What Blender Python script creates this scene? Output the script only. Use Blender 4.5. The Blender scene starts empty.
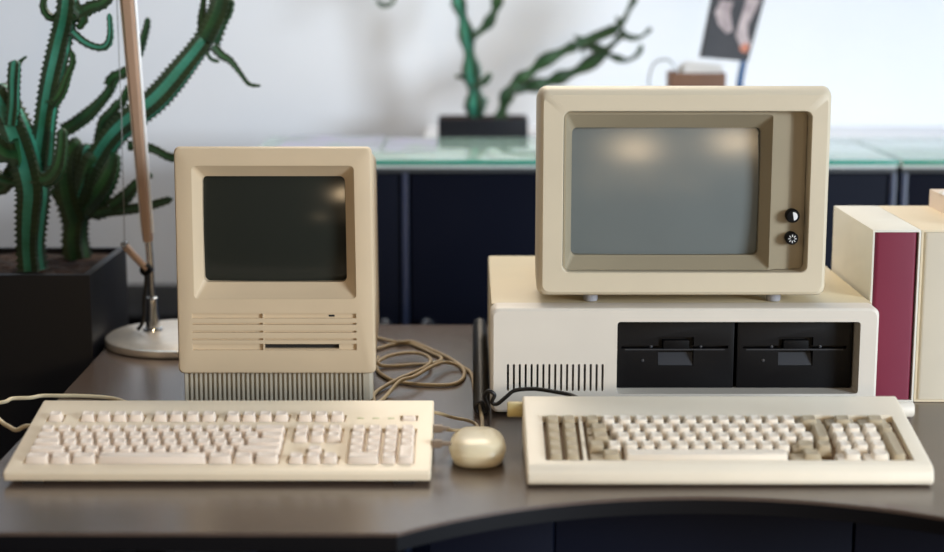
import bpy, bmesh, math, random
from mathutils import Vector, Matrix
random.seed(7)
C = bpy.context.scene.collection
PI = math.pi
DESK = 0.74

# ------------------------------------------------------------------ materials
def lin(r, g, b):
    def f(v):
        v /= 255.0
        return v / 12.92 if v <= 0.04045 else ((v + 0.055) / 1.055) ** 2.4
    return (f(r), f(g), f(b), 1.0)

def material(name, rgb, rough=0.5, metal=0.0, vary=0.02, scale=14.0, bump=0.0, bump_scale=400.0,
             coat=0.0, spec=0.5, rgb2=None, rough_vary=0.0):
    m = bpy.data.materials.new(name)
    m.use_nodes = True
    nt = m.node_tree
    b = nt.nodes['Principled BSDF']
    b.inputs['Roughness'].default_value = rough
    b.inputs['Metallic'].default_value = metal
    b.inputs['Specular IOR Level'].default_value = spec
    if coat:
        b.inputs['Coat Weight'].default_value = coat
        b.inputs['Coat Roughness'].default_value = 0.05
    tc = nt.nodes.new('ShaderNodeTexCoord')
    no = nt.nodes.new('ShaderNodeTexNoise')
    no.inputs['Scale'].default_value = scale
    no.inputs['Detail'].default_value = 4
    nt.links.new(tc.outputs['Object'], no.inputs['Vector'])
    rp = nt.nodes.new('ShaderNodeValToRGB')
    c = lin(*rgb)
    if rgb2 is None:
        lo = tuple(x * (1 - vary) for x in c[:3]) + (1,)
        hi = tuple(min(1, x * (1 + vary)) for x in c[:3]) + (1,)
    else:
        lo, hi = c, lin(*rgb2)
    rp.color_ramp.elements[0].color = lo
    rp.color_ramp.elements[1].color = hi
    rp.color_ramp.elements[0].position = 0.35
    rp.color_ramp.elements[1].position = 0.65
    nt.links.new(no.outputs['Fac'], rp.inputs['Fac'])
    nt.links.new(rp.outputs['Color'], b.inputs['Base Color'])
    if bump:
        n2 = nt.nodes.new('ShaderNodeTexNoise')
        n2.inputs['Scale'].default_value = bump_scale
        nt.links.new(tc.outputs['Object'], n2.inputs['Vector'])
        bp = nt.nodes.new('ShaderNodeBump')
        bp.inputs['Strength'].default_value = bump
        bp.inputs['Distance'].default_value = 0.001
        nt.links.new(n2.outputs['Fac'], bp.inputs['Height'])
        nt.links.new(bp.outputs['Normal'], b.inputs['Normal'])
    return m

M = {}
M['mac'] = material('aged_beige_plastic', (206, 185, 154), 0.5, bump=0.08, bump_scale=900)
M['macbase'] = material('grey_beige_plastic', (176, 168, 150), 0.55)
M['dark'] = material('dark_gap', (22, 20, 18), 0.7)
M['crt_dark'] = material('dark_picture_tube_glass', (40, 42, 37), 0.14, spec=0.2, vary=0.02)
M['crt_grey'] = material('grey_picture_tube_glass', (108, 114, 113), 0.2, spec=0.5, vary=0.02)
M['ibm'] = material('off_white_plastic', (219, 211, 198), 0.5, bump=0.08, bump_scale=900)
M['monitor'] = material('warm_off_white_plastic', (207, 194, 169), 0.5, bump=0.08, bump_scale=900)
M['monpanel'] = material('tan_panel_plastic', (150, 139, 116), 0.5)
M['black'] = material('black_plastic', (5, 5, 7), 0.55, spec=0.15)
M['black2'] = material('black_drive_face', (6, 6, 9), 0.5, bump=0.1, spec=0.2)
M['grey'] = material('grey_plastic', (44, 46, 51), 0.45)
M['white'] = material('white_mark', (225, 225, 225), 0.5)
M['akb'] = material('cream_keyboard_plastic', (233, 216, 188), 0.45, bump=0.06, bump_scale=900)
M['akey'] = material('pale_key_plastic', (231, 216, 200), 0.5)
M['ikb'] = material('ivory_keyboard_plastic', (242, 230, 208), 0.42, bump=0.06, bump_scale=900)
M['ikey'] = material('white_key_plastic', (242, 230, 212), 0.45)
M['ikeyg'] = material('taupe_key_plastic', (186, 170, 142), 0.5)
M['iwell'] = material('shaded_tan_key_bed', (120, 88, 46), 0.6)
M['mouse'] = material('yellowed_mouse_plastic', (228, 213, 178), 0.3)
M['cable'] = material('beige_cable_rubber', (158, 138, 104), 0.5)
M['cablew'] = material('pale_cable_rubber', (214, 196, 160), 0.5)
M['plug'] = material('brown_grey_plug', (116, 98, 80), 0.5)
M['coil'] = material('black_coil_rubber', (17, 15, 14), 0.4)
M['knob'] = material('shade_tinted_knob_plastic', (196, 176, 120), 0.45)
M['desk'] = material('dark_taupe_desk_laminate', (86, 72, 63), 0.24, spec=1.0, vary=0.05, scale=60, bump=0.05, bump_scale=700)
M['edge'] = material('black_desk_edge', (7, 7, 11), 0.5, spec=0.2)
M['navy'] = material('navy_black_panel', (9, 14, 30), 0.6, scale=8, spec=0.12)
M['frame'] = material('blue_grey_cabinet_frame', (38, 50, 78), 0.4)
M['chrome'] = material('chrome', (225, 225, 225), 0.1, metal=1.0, vary=0.01)
M['alu'] = material('brushed_aluminium', (232, 224, 212), 0.34, metal=0.75, vary=0.05, scale=90)
M['warm_tint'] = material('bronze_and_warm_reflection_metal', (206, 172, 146), 0.35, metal=0.5)  # bronze for the lever; on the arm the tint paints its warm reflection
M['bright'] = material('painted_highlight', (245, 245, 245), 0.35, metal=0.35)
M['cover'] = material('tan_painted_metal', (200, 186, 154), 0.5, bump=0.08, bump_scale=900)
M['wire'] = material('steel_wire', (150, 150, 150), 0.3, metal=0.8)
M['planter'] = material('charcoal_planter', (12, 14, 22), 0.5, spec=0.3, scale=6)
M['soil'] = material('bark_soil', (62, 40, 28), 0.95, rgb2=(24, 14, 10), scale=45, bump=0.8, bump_scale=60)
M['cact'] = material('blue_green_cactus_skin', (62, 144, 122), 0.4, rgb2=(38, 104, 78), scale=14)
M['cact2'] = material('dark_green_cactus_skin', (18, 60, 36), 0.45, rgb2=(42, 88, 40), scale=18)
M['rib'] = material('olive_cactus_ridge', (38, 56, 24), 0.6, rgb2=(20, 42, 22), scale=24)
M['wall'] = material('white_wall_paint', (232, 234, 238), 0.8, vary=0.015, scale=3)
M['floor'] = material('dark_grey_floor', (52, 52, 58), 0.6, scale=3)
M['box'] = material('white_slipcase_cloth', (222, 218, 206), 0.7, bump=0.2, bump_scale=1200)
M['box2'] = material('cream_slipcase_cloth', (226, 210, 180), 0.7, bump=0.2, bump_scale=1200)
M['box3'] = material('peach_slipcase_cloth', (222, 205, 188), 0.7, bump=0.2, bump_scale=1200)
M['maroon'] = material('maroon_binder_cloth', (116, 16, 50), 0.55, bump=0.25, bump_scale=1500)
M['spine'] = material('pale_grey_binder_cloth', (206, 196, 176), 0.6, bump=0.25, bump_scale=1500)
M['brown'] = material('brown_card', (118, 84, 66), 0.7)
M['paper'] = material('white_paper', (226, 224, 220), 0.7)
M['mag'] = material('lilac_grey_cover', (158, 152, 186), 0.4, rgb2=(132, 150, 146), scale=9)
M['card'] = material('charcoal_print', (50, 46, 48), 0.45, rgb2=(34, 32, 34), scale=7)
M['print1'] = material('pale_pink_print', (196, 178, 176), 0.5, rgb2=(146, 128, 128), scale=20)
M['print2'] = material('orange_print', (196, 120, 92), 0.5)
M['pole'] = material('blue_steel', (52, 92, 138), 0.35, metal=0.4)

def glass_material():
    m = bpy.data.materials.new('green_tinted_glass')
    m.use_nodes = True
    b = m.node_tree.nodes['Principled BSDF']
    n = m.node_tree.nodes.new('ShaderNodeTexNoise')
    n.inputs['Scale'].default_value = 2.0
    r = m.node_tree.nodes.new('ShaderNodeValToRGB')
    r.color_ramp.elements[0].color = (0.72, 0.93, 0.87, 1)
    r.color_ramp.elements[1].color = (0.75, 0.95, 0.89, 1)
    m.node_tree.links.new(n.outputs['Fac'], r.inputs['Fac'])
    m.node_tree.links.new(r.outputs['Color'], b.inputs['Base Color'])
    b.inputs['Transmission Weight'].default_value = 0.75
    b.inputs['Roughness'].default_value = 0.12
    b.inputs['IOR'].default_value = 1.5
    return m
M['glass'] = glass_material()
M['glassedge'] = material('deep_green_glass_edge', (16, 142, 120), 0.15)

# ------------------------------------------------------------------ mesh helpers
def link(o):
    C.objects.link(o)
    return o

def thing(name, label, cat, loc, group=None):
    o = bpy.data.objects.new(name, None)
    o.empty_display_size = 0.05
    link(o)
    o.location = loc
    return tag(o, label, cat, group)

def tag(o, label=None, cat=None, group=None, kind=None):
    if label: o['label'] = label
    if cat: o['category'] = cat
    if group: o['group'] = group
    if kind: o['kind'] = kind
    return o

def world_loc(o):
    v = Vector((0, 0, 0))
    while o is not None:
        v += o.location
        o = o.parent
    return v

def obj(name, bm, mat, parent=None, origin=None, angle=38, label=None):
    """links a bmesh given in world coordinates as one object"""
    bmesh.ops.remove_doubles(bm, verts=bm.verts, dist=1e-6)
    bmesh.ops.recalc_face_normals(bm, faces=bm.faces)
    lim = math.radians(angle)
    for f in bm.faces: f.smooth = True
    for e in bm.edges:
        if len(e.link_faces) == 2:
            e.smooth = e.calc_face_angle(0) < lim
    me = bpy.data.meshes.new(name)
    bm.to_mesh(me)
    bm.free()
    for m in (mat if isinstance(mat, (list, tuple)) else [mat]):
        me.materials.append(M[m])
    o = bpy.data.objects.new(name, me)
    link(o)
    if parent is not None:
        o.parent = parent
        me.transform(Matrix.Translation(-world_loc(parent)))
    else:
        if origin is None:
            xs = [v.co for v in me.vertices]
            origin = Vector(((min(v.x for v in xs) + max(v.x for v in xs)) / 2,
                             (min(v.y for v in xs) + max(v.y for v in xs)) / 2, min(v.z for v in xs)))
        me.transform(Matrix.Translation(-Vector(origin)))
        o.location = origin
    if label: o['label'] = label
    return o

def BM(): return bmesh.new()

def loft(bm, loops, cap0=True, cap1=True, mi=0):
    vs = [[bm.verts.new(p) for p in lp] for lp in loops]
    n = len(vs[0])
    for a, b in zip(vs[:-1], vs[1:]):
        for i in range(n):
            j = (i + 1) % n
            f = bm.faces.new((a[i], a[j], b[j], b[i]))
            f.material_index = mi
    if cap0: bm.faces.new(vs[0]).material_index = mi
    if cap1: bm.faces.new(vs[-1]).material_index = mi
    return bm

def rr2(a0, a1, b0, b1, r, n=5):
    """rounded rectangle outline in 2D"""
    r = max(1e-4, min(r, (a1 - a0) / 2 - 1e-5, (b1 - b0) / 2 - 1e-5))
    out = []
    for (ca, cb, s) in ((a1 - r, b1 - r, 0), (a0 + r, b1 - r, 1), (a0 + r, b0 + r, 2), (a1 - r, b0 + r, 3)):
        for k in range(n + 1):
            t = (s + k / n) * PI / 2
            out.append((ca + r * math.cos(t), cb + r * math.sin(t)))
    return out

def rxz(x0, x1, z0, z1, r, y, n=5): return [(a, y, b) for a, b in rr2(x0, x1, z0, z1, r, n)]
def rxy(x0, x1, y0, y1, r, z, n=5): return [(a, b, z) for a, b in rr2(x0, x1, y0, y1, r, n)]

def box(bm, x0, x1, y0, y1, z0, z1, bev=0.0, seg=2, mat=None):
    t = BM()
    bmesh.ops.create_cube(t, size=1)
    for v in t.verts:
        v.co = Vector((x0 + (v.co.x + .5) * (x1 - x0), y0 + (v.co.y + .5) * (y1 - y0), z0 + (v.co.z + .5) * (z1 - z0)))
    if bev:
        bmesh.ops.bevel(t, geom=t.edges[:], offset=bev, segments=seg, profile=0.6, affect='EDGES')
    if mat is not None:
        bmesh.ops.transform(t, matrix=mat, verts=t.verts)
    merge(bm, t)
    return bm

def merge(bm, t, mi=None):
    me = bpy.data.meshes.new('tmp')
    t.to_mesh(me); t.free()
    k = len(bm.faces)
    bm.from_mesh(me)
    if mi is not None:
        bm.faces.ensure_lookup_table()
        for f in bm.faces[k:]: f.material_index = mi
    bpy.data.meshes.remove(me)

def catmull(pts, sub=8):
    P = [Vector(p) for p in pts]
    P = [P[0] * 2 - P[1]] + P + [P[-1] * 2 - P[-2]]
    out = []
    for i in range(1, len(P) - 2):
        a, b, c, d = P[i - 1], P[i], P[i + 1], P[i + 2]
        for k in range(sub):
            t = k / sub
            out.append(0.5 * ((2 * b) + (-a + c) * t + (2 * a - 5 * b + 4 * c - d) * t * t + (-a + 3 * b - 3 * c + d) * t ** 3))
    out.append(P[-2])
    return out

def frames(path):
    n = len(path)
    T = []
    for i in range(n):
        d = path[min(i + 1, n - 1)] - path[max(i - 1, 0)]
        T.append(d.normalized() if d.length > 1e-9 else Vector((0, 0, 1)))
    up = Vector((0, 0, 1)) if abs(T[0].z) < 0.9 else Vector((0, 1, 0))
    N = [(up - T[0] * up.dot(T[0])).normalized()]
    for i in range(1, n):
        v = N[-1] - T[i] * N[-1].dot(T[i])
        N.append(v.normalized() if v.length > 1e-6 else N[-1])
    return [(path[i], N[i], T[i].cross(N[i])) for i in range(n)]

def tube(bm, pts, r, seg=8, sub=8, smooth=True):
    path = catmull(pts, sub) if smooth else [Vector(p) for p in pts]
    n = len(path)
    loops = []
    for i, (p, N, B) in enumerate(frames(path)):
        rad = r if not isinstance(r, (list, tuple)) else r[0] + (r[1] - r[0]) * i / (n - 1)
        loops.append([p + (N * math.cos(2 * PI * k / seg) + B * math.sin(2 * PI * k / seg)) * rad for k in range(seg)])
    return loft(bm, loops)

def lathe(bm, prof, center, axis='Z', seg=40):
    """prof: (radius, height) pairs from one end to the other"""
    loops = []
    cx, cy, cz = center
    for r, h in prof:
        lp = []
        for k in range(seg):
            a = 2 * PI * k / seg
            u, v = max(r, 1e-5) * math.cos(a), max(r, 1e-5) * math.sin(a)
            if axis == 'Z': lp.append((cx + u, cy + v, cz + h))
            elif axis == 'Y': lp.append((cx + u, cy + h, cz + v))
            else: lp.append((cx + h, cy + u, cz + v))
        loops.append(lp)
    return loft(bm, loops)

def cut(bm, cutters):
    """boolean-subtracts every cutter bmesh from bm"""
    def tmp(b):
        bmesh.ops.recalc_face_normals(b, faces=b.faces)
        me = bpy.data.meshes.new('t'); b.to_mesh(me); b.free()
        o = bpy.data.objects.new('t', me); link(o); return o
    a = tmp(bm)
    cs = [tmp(c) for c in cutters]
    for c in cs:
        m = a.modifiers.new('b', 'BOOLEAN'); m.operation = 'DIFFERENCE'; m.solver = 'EXACT'; m.object = c
    dg = bpy.context.evaluated_depsgraph_get()
    me = bpy.data.meshes.new_from_object(a.evaluated_get(dg))
    out = BM(); out.from_mesh(me)
    for o in [a] + cs:
        d = o.data; bpy.data.objects.remove(o); bpy.data.meshes.remove(d)
    bpy.data.meshes.remove(me)
    return out

def bulged_glass(bm, x0, x1, z0, z1, r, y, bulge, back=0.006):
    """picture tube face: a domed grid with rounded corners and a flat back"""
    cx, cz, hx, hz = (x0 + x1) / 2, (z0 + z1) / 2, (x1 - x0) / 2, (z1 - z0) / 2
    nx, nz = 44, 36
    fr, bk = [], []
    for j in range(nz + 1):
        v = math.sin((j / nz - .5) * PI) * hz
        e = abs(v) - (hz - r)
        hw = hx - (r - math.sqrt(max(0, r * r - e * e)) if e > 0 else 0)
        a, b = [], []
        for i in range(nx + 1):
            w = math.sin((i / nx - .5) * PI) * hw
            q = 1 - .5 * ((w / hx) ** 2 + (v / hz) ** 2)
            a.append(bm.verts.new((cx + w, y - bulge * q, cz + v)))
            b.append(bm.verts.new((cx + w, y + back, cz + v)))
        fr.append(a); bk.append(b)
    for g, s in ((fr, 1), (bk, -1)):
        for j in range(nz):
            for i in range(nx):
                bm.faces.new((g[j][i], g[j][i + 1], g[j + 1][i + 1], g[j + 1][i]))
    rim = [(0, i) for i in range(nx)] + [(j, nx) for j in range(nz)] + [(nz, nx - i) for i in range(nx)] + [(nz - j, 0) for j in range(nz)]
    for (p, q), (s, t) in zip(rim, rim[1:] + rim[:1]):
        bm.faces.new((fr[p][q], fr[s][t], bk[s][t], bk[p][q]))
    return bm

# ------------------------------------------------------------------ the setting
o = obj('floor', box(BM(), -3.2, 3.2, -1.2, 4.2, -0.1, 0.0), 'floor'); tag(o, kind='structure')
o = obj('wall_back', box(BM(), -3.2, 3.2, 4.05, 4.2, 0.0, 2.9), 'wall'); tag(o, kind='structure')
# white ledge along the wall behind the glass-topped cabinets
o = obj('trim_1', box(BM(), -0.11, 3.2, 3.68, 4.05, 0.0, 0.944, 0.004), 'wall'); tag(o, kind='structure')

# ------------------------------------------------------------------ low dark cabinet by the wall
t = thing('low_cabinet', 'low black cabinet against white wall, behind tall metal lamp', 'cabinet', (-1.3, 3.85, 0))
obj('body', box(BM(), -2.2, -0.48, 3.66, 4.04, 0.06, 0.53, 0.004), 'navy', t)
obj('top_panel', box(BM(), -2.21, -0.47, 3.645, 4.04, 0.53, 0.552, 0.004), 'black', t)
obj('plinth', box(BM(), -2.18, -0.47, 3.70, 4.03, 0.0, 0.06), 'black', t)

# ------------------------------------------------------------------ desk
t = thing('desk', 'dark taupe desk with concave curved front edge, holding both computers', 'desk', (0.27, 2.1, 0))
cxa, ra, ya = 0.2451, 0.4864, 1.7372
arc = []
for k in range(33):
    x = -0.0767 + 2 * (0.2451 + 0.0767) * k / 32
    arc.append((x, ya - (ra - math.sqrt(ra * ra - (x - cxa) ** 2))))
outline = [(-0.552, 1.6185)] + arc + [(1.15, 1.6155), (1.15, 2.65), (-0.5655, 2.65)]
def slab(pts, z0, z1, inset=0.0):
    bm = BM()
    lo = [bm.verts.new((x, y, z0)) for x, y in pts]
    hi = [bm.verts.new((x, y, z1)) for x, y in pts]
    n = len(pts)
    for i in range(n):
        bm.faces.new((lo[i], lo[(i + 1) % n], hi[(i + 1) % n], hi[i]))
    bm.faces.new(lo); bm.faces.new(hi)
    return bm
top = slab(outline, DESK - 0.004, DESK)
obj('desktop', top, 'desk', t)
eb = slab(outline, DESK - 0.020, DESK - 0.004)
obj('edge_band', eb, 'edge', t)
for i in range(3):
    x0 = (-0.05, 0.0985, 0.4515)[i]; x1 = (0.0955, 0.4485, 1.1)[i]
    bmx = box(BM(), x0, x1, 1.86, 1.878, 0.10, DESK - 0.021, 0.002)
    obj('modesty_panel', bmx, 'navy', t)
for (x, y) in ((-0.53, 1.68), (1.11, 1.68), (-0.53, 2.6), (1.11, 2.6)):
    obj('leg', box(BM(), x - .022, x + .022, y - .022, y + .022, 0, DESK - .0205, .004), 'black', t)

# ------------------------------------------------------------------ glass-topped cabinets
M['rail'] = material('grey_top_rail', (70, 72, 74), 0.6)
def cabinet(x0, x1, seams, label, knobs):
    t = thing('storage_cabinet', label, 'cabinet', ((x0 + x1) / 2, 3.44, 0), None)
    obj('body', box(BM(), x0, x1, 3.225, 3.67, 0.06, 0.9364, 0.003), 'navy', t)
    obj('plinth', box(BM(), x0 + .03, x1 - .03, 3.25, 3.64, 0, 0.06), 'black', t)
    obj('top_rail', box(BM(), x0, x1, 3.2, 3.225, 0.927, 0.9364, 0.002), 'rail', t)
    es = [x0] + seams + [x1]
    for a, b in zip(es[:-1], es[1:]):
        d = obj('door', box(BM(), a + .012, b - .012, 3.207, 3.225, 0.09, 0.924, 0.002), 'navy', t)
        for kx in (a + 0.042, b - 0.042):
            if any(abs(kx - q) < 0.02 for q in knobs):
                k = lathe(BM(), [(0, 0), (.006, 0), (.006, -.012), (.014, -.016), (.015, -.022), (.011, -.028), (0, -.029)], (kx, 3.207, 0.625), 'Y', 20)
                obj('knob', k, 'chrome', d)
    for q in [x0 + .006] + seams + [x1 - .006]:
        obj('post', box(BM(), q - .006, q + .006, 3.2, 3.225, 0.07, 0.9268, 0.002), 'frame', t)
    return t
cabinet(-0.45, 0.828, [-0.131], 'long navy-black glass-topped cabinet behind the white floppy-drive computer', [-0.173, -0.089])
cabinet(0.838, 1.75, [], 'navy-black cabinet at far right behind the slipcases', [])
def glass_top(x0, x1, label):
    t = thing('glass_top', label, 'glass top', ((x0 + x1) / 2, 3.43, .9426))
    obj('pane', box(BM(), x0, x1, 3.1965, 3.668, 0.9426, 0.9525, 0.001), 'glass', t)
    obj('front_edge', box(BM(), x0, x1, 3.192, 3.1963, 0.9430, 0.9522, 0.001), 'glassedge', t, label='deep green polished glass edge')
    return t
def underlay(x0, x1, label):
    o = obj('cabinet_lid', box(BM(), x0, x1, 3.2, 3.668, 0.9366, 0.9425, 0.001), 'lid')
    tag(o, label, 'lid')
M['lid'] = material('pale_grey_lid', (232, 238, 234), 0.4)
underlay(-0.45, 0.828, 'pale grey lid under the long green-edged glass top')
underlay(0.838, 1.75, 'pale grey lid under the short glass top at far right')
glass_top(-0.45, 0.829, 'long green-edged glass top with the potted cactus behind it')
glass_top(0.837, 1.75, 'green-edged glass top at far right, above the slipcases')

# ------------------------------------------------------------------ compact all-in-one computer
YF = 2.135
t = thing('compact_computer', 'beige upright all-in-one computer with small dark screen and ribbed base', 'computer', (-0.26, 2.27, DESK))
X0, X1, Z0, Z1 = -0.3878, -0.1305, 0.7815, 1.0838
ox0, oz1 = -0.3637, 1.0585
ox1, oz0 = -0.1548, 0.8839
gx0, gz1 = -0.3542, 1.044
gx1, gz0 = -0.1669, 0.9028
def ins(d, y, r): return rxz(X0 + d, X1 - d, Z0 + d, Z1 - d, r, y)
body = loft(BM(), [
    rxz(X0 + .016, X1 - .016, Z0 + .012, Z1 - .040, .012, 2.413), rxz(X0 + .010, X1 - .010, Z0 + .006, Z1 - .036, .012, 2.405),
    rxz(X0 + .003, X1 - .003, Z0, Z1 - .008, .008, 2.19), ins(0, YF + .008, .007), ins(.0005, YF + .0035, .007), ins(.002, YF + .001, .007), ins(.0045, YF, .0065),
    rxz(ox0 - .001, ox1 + .001, oz0 - .001, oz1 + .001, .006, YF), rxz(ox0 + .0005, ox1 - .0005, oz0 + .0005, oz1 - .0005, .005, YF + .002),
    rxz(gx0, gx1, gz0, gz1, .007, YF + .017), rxz(gx0, gx1, gz0, gz1, .007, YF + .05)])
cs = []
vx0, vx1 = -0.3684, -0.1545
vm = -0.2756
for (a, b, d) in ((0.8636, 0.8571, 0.004), (0.8512, 0.8485, 0.004), (0.8406, 0.8379, 0.004), (0.8304, 0.8276, 0.004), (0.8228, 0.8141, 0.004)):
    zt, zb = a, b
    cs.append(box(BM(), vx0, vm - .0006, YF - .01, YF + d, zb, zt))
    cs.append(box(BM(), vm + .0006, vx1, YF - .01, YF + d, zb, zt))
cs.append(box(BM(), -0.2749, -0.1778, YF - .01, YF + .03, 0.8153, 0.8214))
cs.append(box(BM(), -0.1908, -0.1829, YF - .01, YF + .008, 0.8586, 0.8613))
body = cut(body, cs)
obj('case', body, 'mac', t, angle=30)
obj('screen', bulged_glass(BM(), gx0 + .0003, gx1 - .0003, gz0 + .0003, gz1 - .0003, .007, YF + .030, .011, .018), 'crt_dark', t)
obj('floppy_slot', box(BM(), -0.2749 + .0003, -0.1778 - .0003, YF + .010, YF + .029, 0.8156, 0.8211), 'dark', t)
obj('indicator', box(BM(), -0.1908 + .0003, -0.1829 - .0003, YF + .004, YF + .0075, 0.8587, 0.8611), 'dark', t)
# ribbed foot
bx0, bx1, yb = -0.3822, -0.1357, YF + .010
prof = []
n = 38
rx0, rx1 = bx0 + .002, bx1 - .012
for k in range(n):
    a = rx0 + (rx1 - rx0) * k / n
    w = (rx1 - rx0) / n
    prof += [(a + w * .10, yb), (a + w * .52, yb), (a + w * .62, yb + .0045), (a + w * .98, yb + .0045)]
prof = [(bx0, yb + .004), (bx0 + .0015, yb)] + prof + [(rx1, yb), (bx1 - .004, yb), (bx1, yb + .004), (bx1 - .002, 2.2), (bx1 - .016, 2.40), (bx0 + .016, 2.40), (bx0 + .002, 2.2)]
obj('ribbed_foot', slab(prof, DESK + .0002, Z0 + .004), 'macbase', t)

def flare(root, cx, zb, h, k):
    """the housing is a touch wider at its foot than at its top"""
    o0 = world_loc(root)
    for ch in root.children:
        for v in ch.data.vertices:
            x, zz = v.co.x + o0.x, v.co.z + o0.z
            v.co.x = cx + (x - cx) * (1 + k * (1 - (zz - zb) / h)) - o0.x
flare(t, (X0 + X1) / 2, DESK, .344, .024)

# ------------------------------------------------------------------ keyboards
def key_mesh(name, w, d, mat, h=.0085, cap=None, dish=True, slope=.0025):
    """a keycap; cap=(offset, width) leaves a lower step beside the raised cap"""
    bm = BM()
    if cap:
        loft(bm, [rxy(-w / 2, w / 2, -d / 2, d / 2, .0012, 0, 2), rxy(-w / 2 + .0008, w / 2 - .0008, -d / 2 + .0008, d / 2 - .0008, .0012, h * .45, 2),
                  rxy(-w / 2 + .0016, w / 2 - .0016, -d / 2 + .0016, d / 2 - .0016, .0012, h * .5, 2)])
        c0, cw = cap
    else:
        c0, cw = 0, w
    i1, i2 = slope, slope + .0009
    a0, a1 = c0 - cw / 2, c0 + cw / 2
    loft(bm, [rxy(a0, a1, -d / 2, d / 2, .0012, 0, 2),
              rxy(a0 + i1, a1 - i1, -d / 2 + .0016, d / 2 - .003, .0018, h * .93, 2),
              rxy(a0 + i2, a1 - i2, -d / 2 + .0026, d / 2 - .0038, .0016, h, 2),
              rxy(a0 + cw * .3, a1 - cw * .3, -d * .22, d * .18, .0014, h - (.0007 if dish else 0), 2)])
    bmesh.ops.recalc_face_normals(bm, faces=bm.faces)
    for f in bm.faces: f.smooth = True
    for e in bm.edges:
        if len(e.link_faces) == 2: e.smooth = e.calc_face_angle(0) < math.radians(38)
    me = bpy.data.meshes.new(name)
    bm.to_mesh(me); bm.free()
    me.materials.append(M[mat])
    return me

class Deck:
    def __init__(s, root, x0, y, z, tilt):
        s.root, s.x0, s.y, s.z, s.t = root, x0, y, z, tilt
        s.base = world_loc(root); s.cache = {}
    def p(s, x, v, h=0.0):
        return Vector((x, s.y + v * math.cos(s.t) - h * math.sin(s.t), s.z + v * math.sin(s.t) + h * math.cos(s.t)))
    def key(s, name, x, v, w, d, mat, h=.0085, cap=None, lift=0.0, gap=.0009, slope=.0019):
        k = (round(w, 4), round(d, 4), mat, h, cap)
        if k not in s.cache: s.cache[k] = key_mesh('keycap', w - gap, d - gap, mat, h, cap, slope=slope)
        o = bpy.data.objects.new(name, s.cache[k])
        link(o); o.parent = s.root
        o.location = s.p(x, v, lift) - s.base
        o.rotation_euler = (s.t, 0, 0)
        return o
    def cutter(s, x0, x1, v0, v1, depth, r=0.0):
        m = Matrix.Translation((0, s.y, s.z)) @ Matrix.Rotation(s.t, 4, 'X')
        return box(BM(), x0, x1, v0, v1, -depth, .03, 0, mat=m)

def profile_body(pts, x0, x1, bev, x0b=None, x1b=None):
    bm = BM()
    a = [bm.verts.new((x0, y, z)) for y, z in pts]
    b = [bm.verts.new((x1, y, z)) for y, z in pts]
    n = len(pts)
    for i in range(n): bm.faces.new((a[i], a[(i + 1) % n], b[(i + 1) % n], b[i]))
    bm.faces.new(a); bm.faces.new(b)
    bmesh.ops.recalc_face_normals(bm, faces=bm.faces)
    bmesh.ops.bevel(bm, geom=bm.edges[:], offset=bev, segments=3, profile=.5, affect='EDGES')
    return bm

# --- cream extended keyboard
AX0, AX1 = -0.5245, -0.0465
t = thing('keyboard', 'wide cream keyboard with pale keys in front of the upright all-in-one computer', 'keyboard', (-0.2845, 1.865, DESK))
at = math.atan2(.790 - .7571, 1.957 - 1.780)
dk = Deck(t, 0, 1.7795, .7571, at)
body = profile_body([(1.778, .7445), (1.7755, .7545), (1.7795, .7571), (1.961, .7908), (1.966, .787), (1.964, .748), (1.94, .7445)], AX0, AX1, .0022)
u = .01925
mx0, mx1 = -.5065, -.2175
nx0, px0 = -.2088, -.1425
v0, dv = 0.0248, 0.0178
fv = 0.1335
cuts = [dk.cutter(mx0 - .001, mx1 + .001, v0 - dv / 2 - .001, v0 + 4.5 * dv + .001, .004),
        dk.cutter(nx0 - .001, nx0 + 3 * u + .001, v0 + 2.5 * dv - .001, v0 + 4.5 * dv + .001, .004),
        dk.cutter(nx0 - .001, nx0 + 3 * u + .001, v0 - .5 * dv - .001, v0 + .5 * dv + .001, .004),
        dk.cutter(nx0 + u - .001, nx0 + 2 * u + .001, v0 - .5 * dv - .001, v0 + 1.5 * dv + .001, .004),
        dk.cutter(px0 - .001, px0 + 4 * u + .001, v0 - .5 * dv - .001, v0 + 4.5 * dv + .001, .004)]
fgroups = [(mx0, 1)] + [(mx0 + q * u, 4) for q in (2, 6.5, 11)] + [(nx0, 3)]
for x, nk in fgroups:
    cuts.append(dk.cutter(x - .001, x + nk * u + .001, fv - .5 * dv - .001, fv + .5 * dv + .001, .004))
cuts.append(dk.cutter(px0 + 3 * u - .001, px0 + 4 * u + .001, fv - .5 * dv + .001, fv + .5 * dv - .001, .004))
obj('case', cut(body, cuts), 'akb', t, angle=30)
LIFT = -.0039
def row(dk, name, x, v, ws, mat, **kw):
    for w in ws:
        if w > 0: dk.key(name, x + w * u / 2, v, w * u, dv, mat, lift=LIFT, gap=AG, **kw)
        x += abs(w) * u
H = .0115
AG = .0024
row(dk, 'key', mx0, v0, [1.5, 1.25, 1.5, 6.5, 1.5, 1.25, 1.5], 'akey', h=H)
row(dk, 'key', mx0, v0 + dv, [2.25] + [1] * 10 + [2.75], 'akey', h=H)
row(dk, 'key', mx0, v0 + 2 * dv, [1.75] + [1] * 11 + [2.25], 'akey', h=H)
row(dk, 'key', mx0, v0 + 3 * dv, [1.5] + [1] * 12 + [1.5], 'akey', h=H)
row(dk, 'key', mx0, v0 + 4 * dv, [1] * 13 + [2], 'akey', h=H)
for x, nk in fgroups: row(dk, 'function_key', x, fv, [1] * nk, 'akey', h=H)
row(dk, 'navigation_key', nx0, v0 + 4 * dv, [1] * 3, 'akey', h=H)
row(dk, 'navigation_key', nx0, v0 + 3 * dv, [1] * 3, 'akey', h=H)
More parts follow.
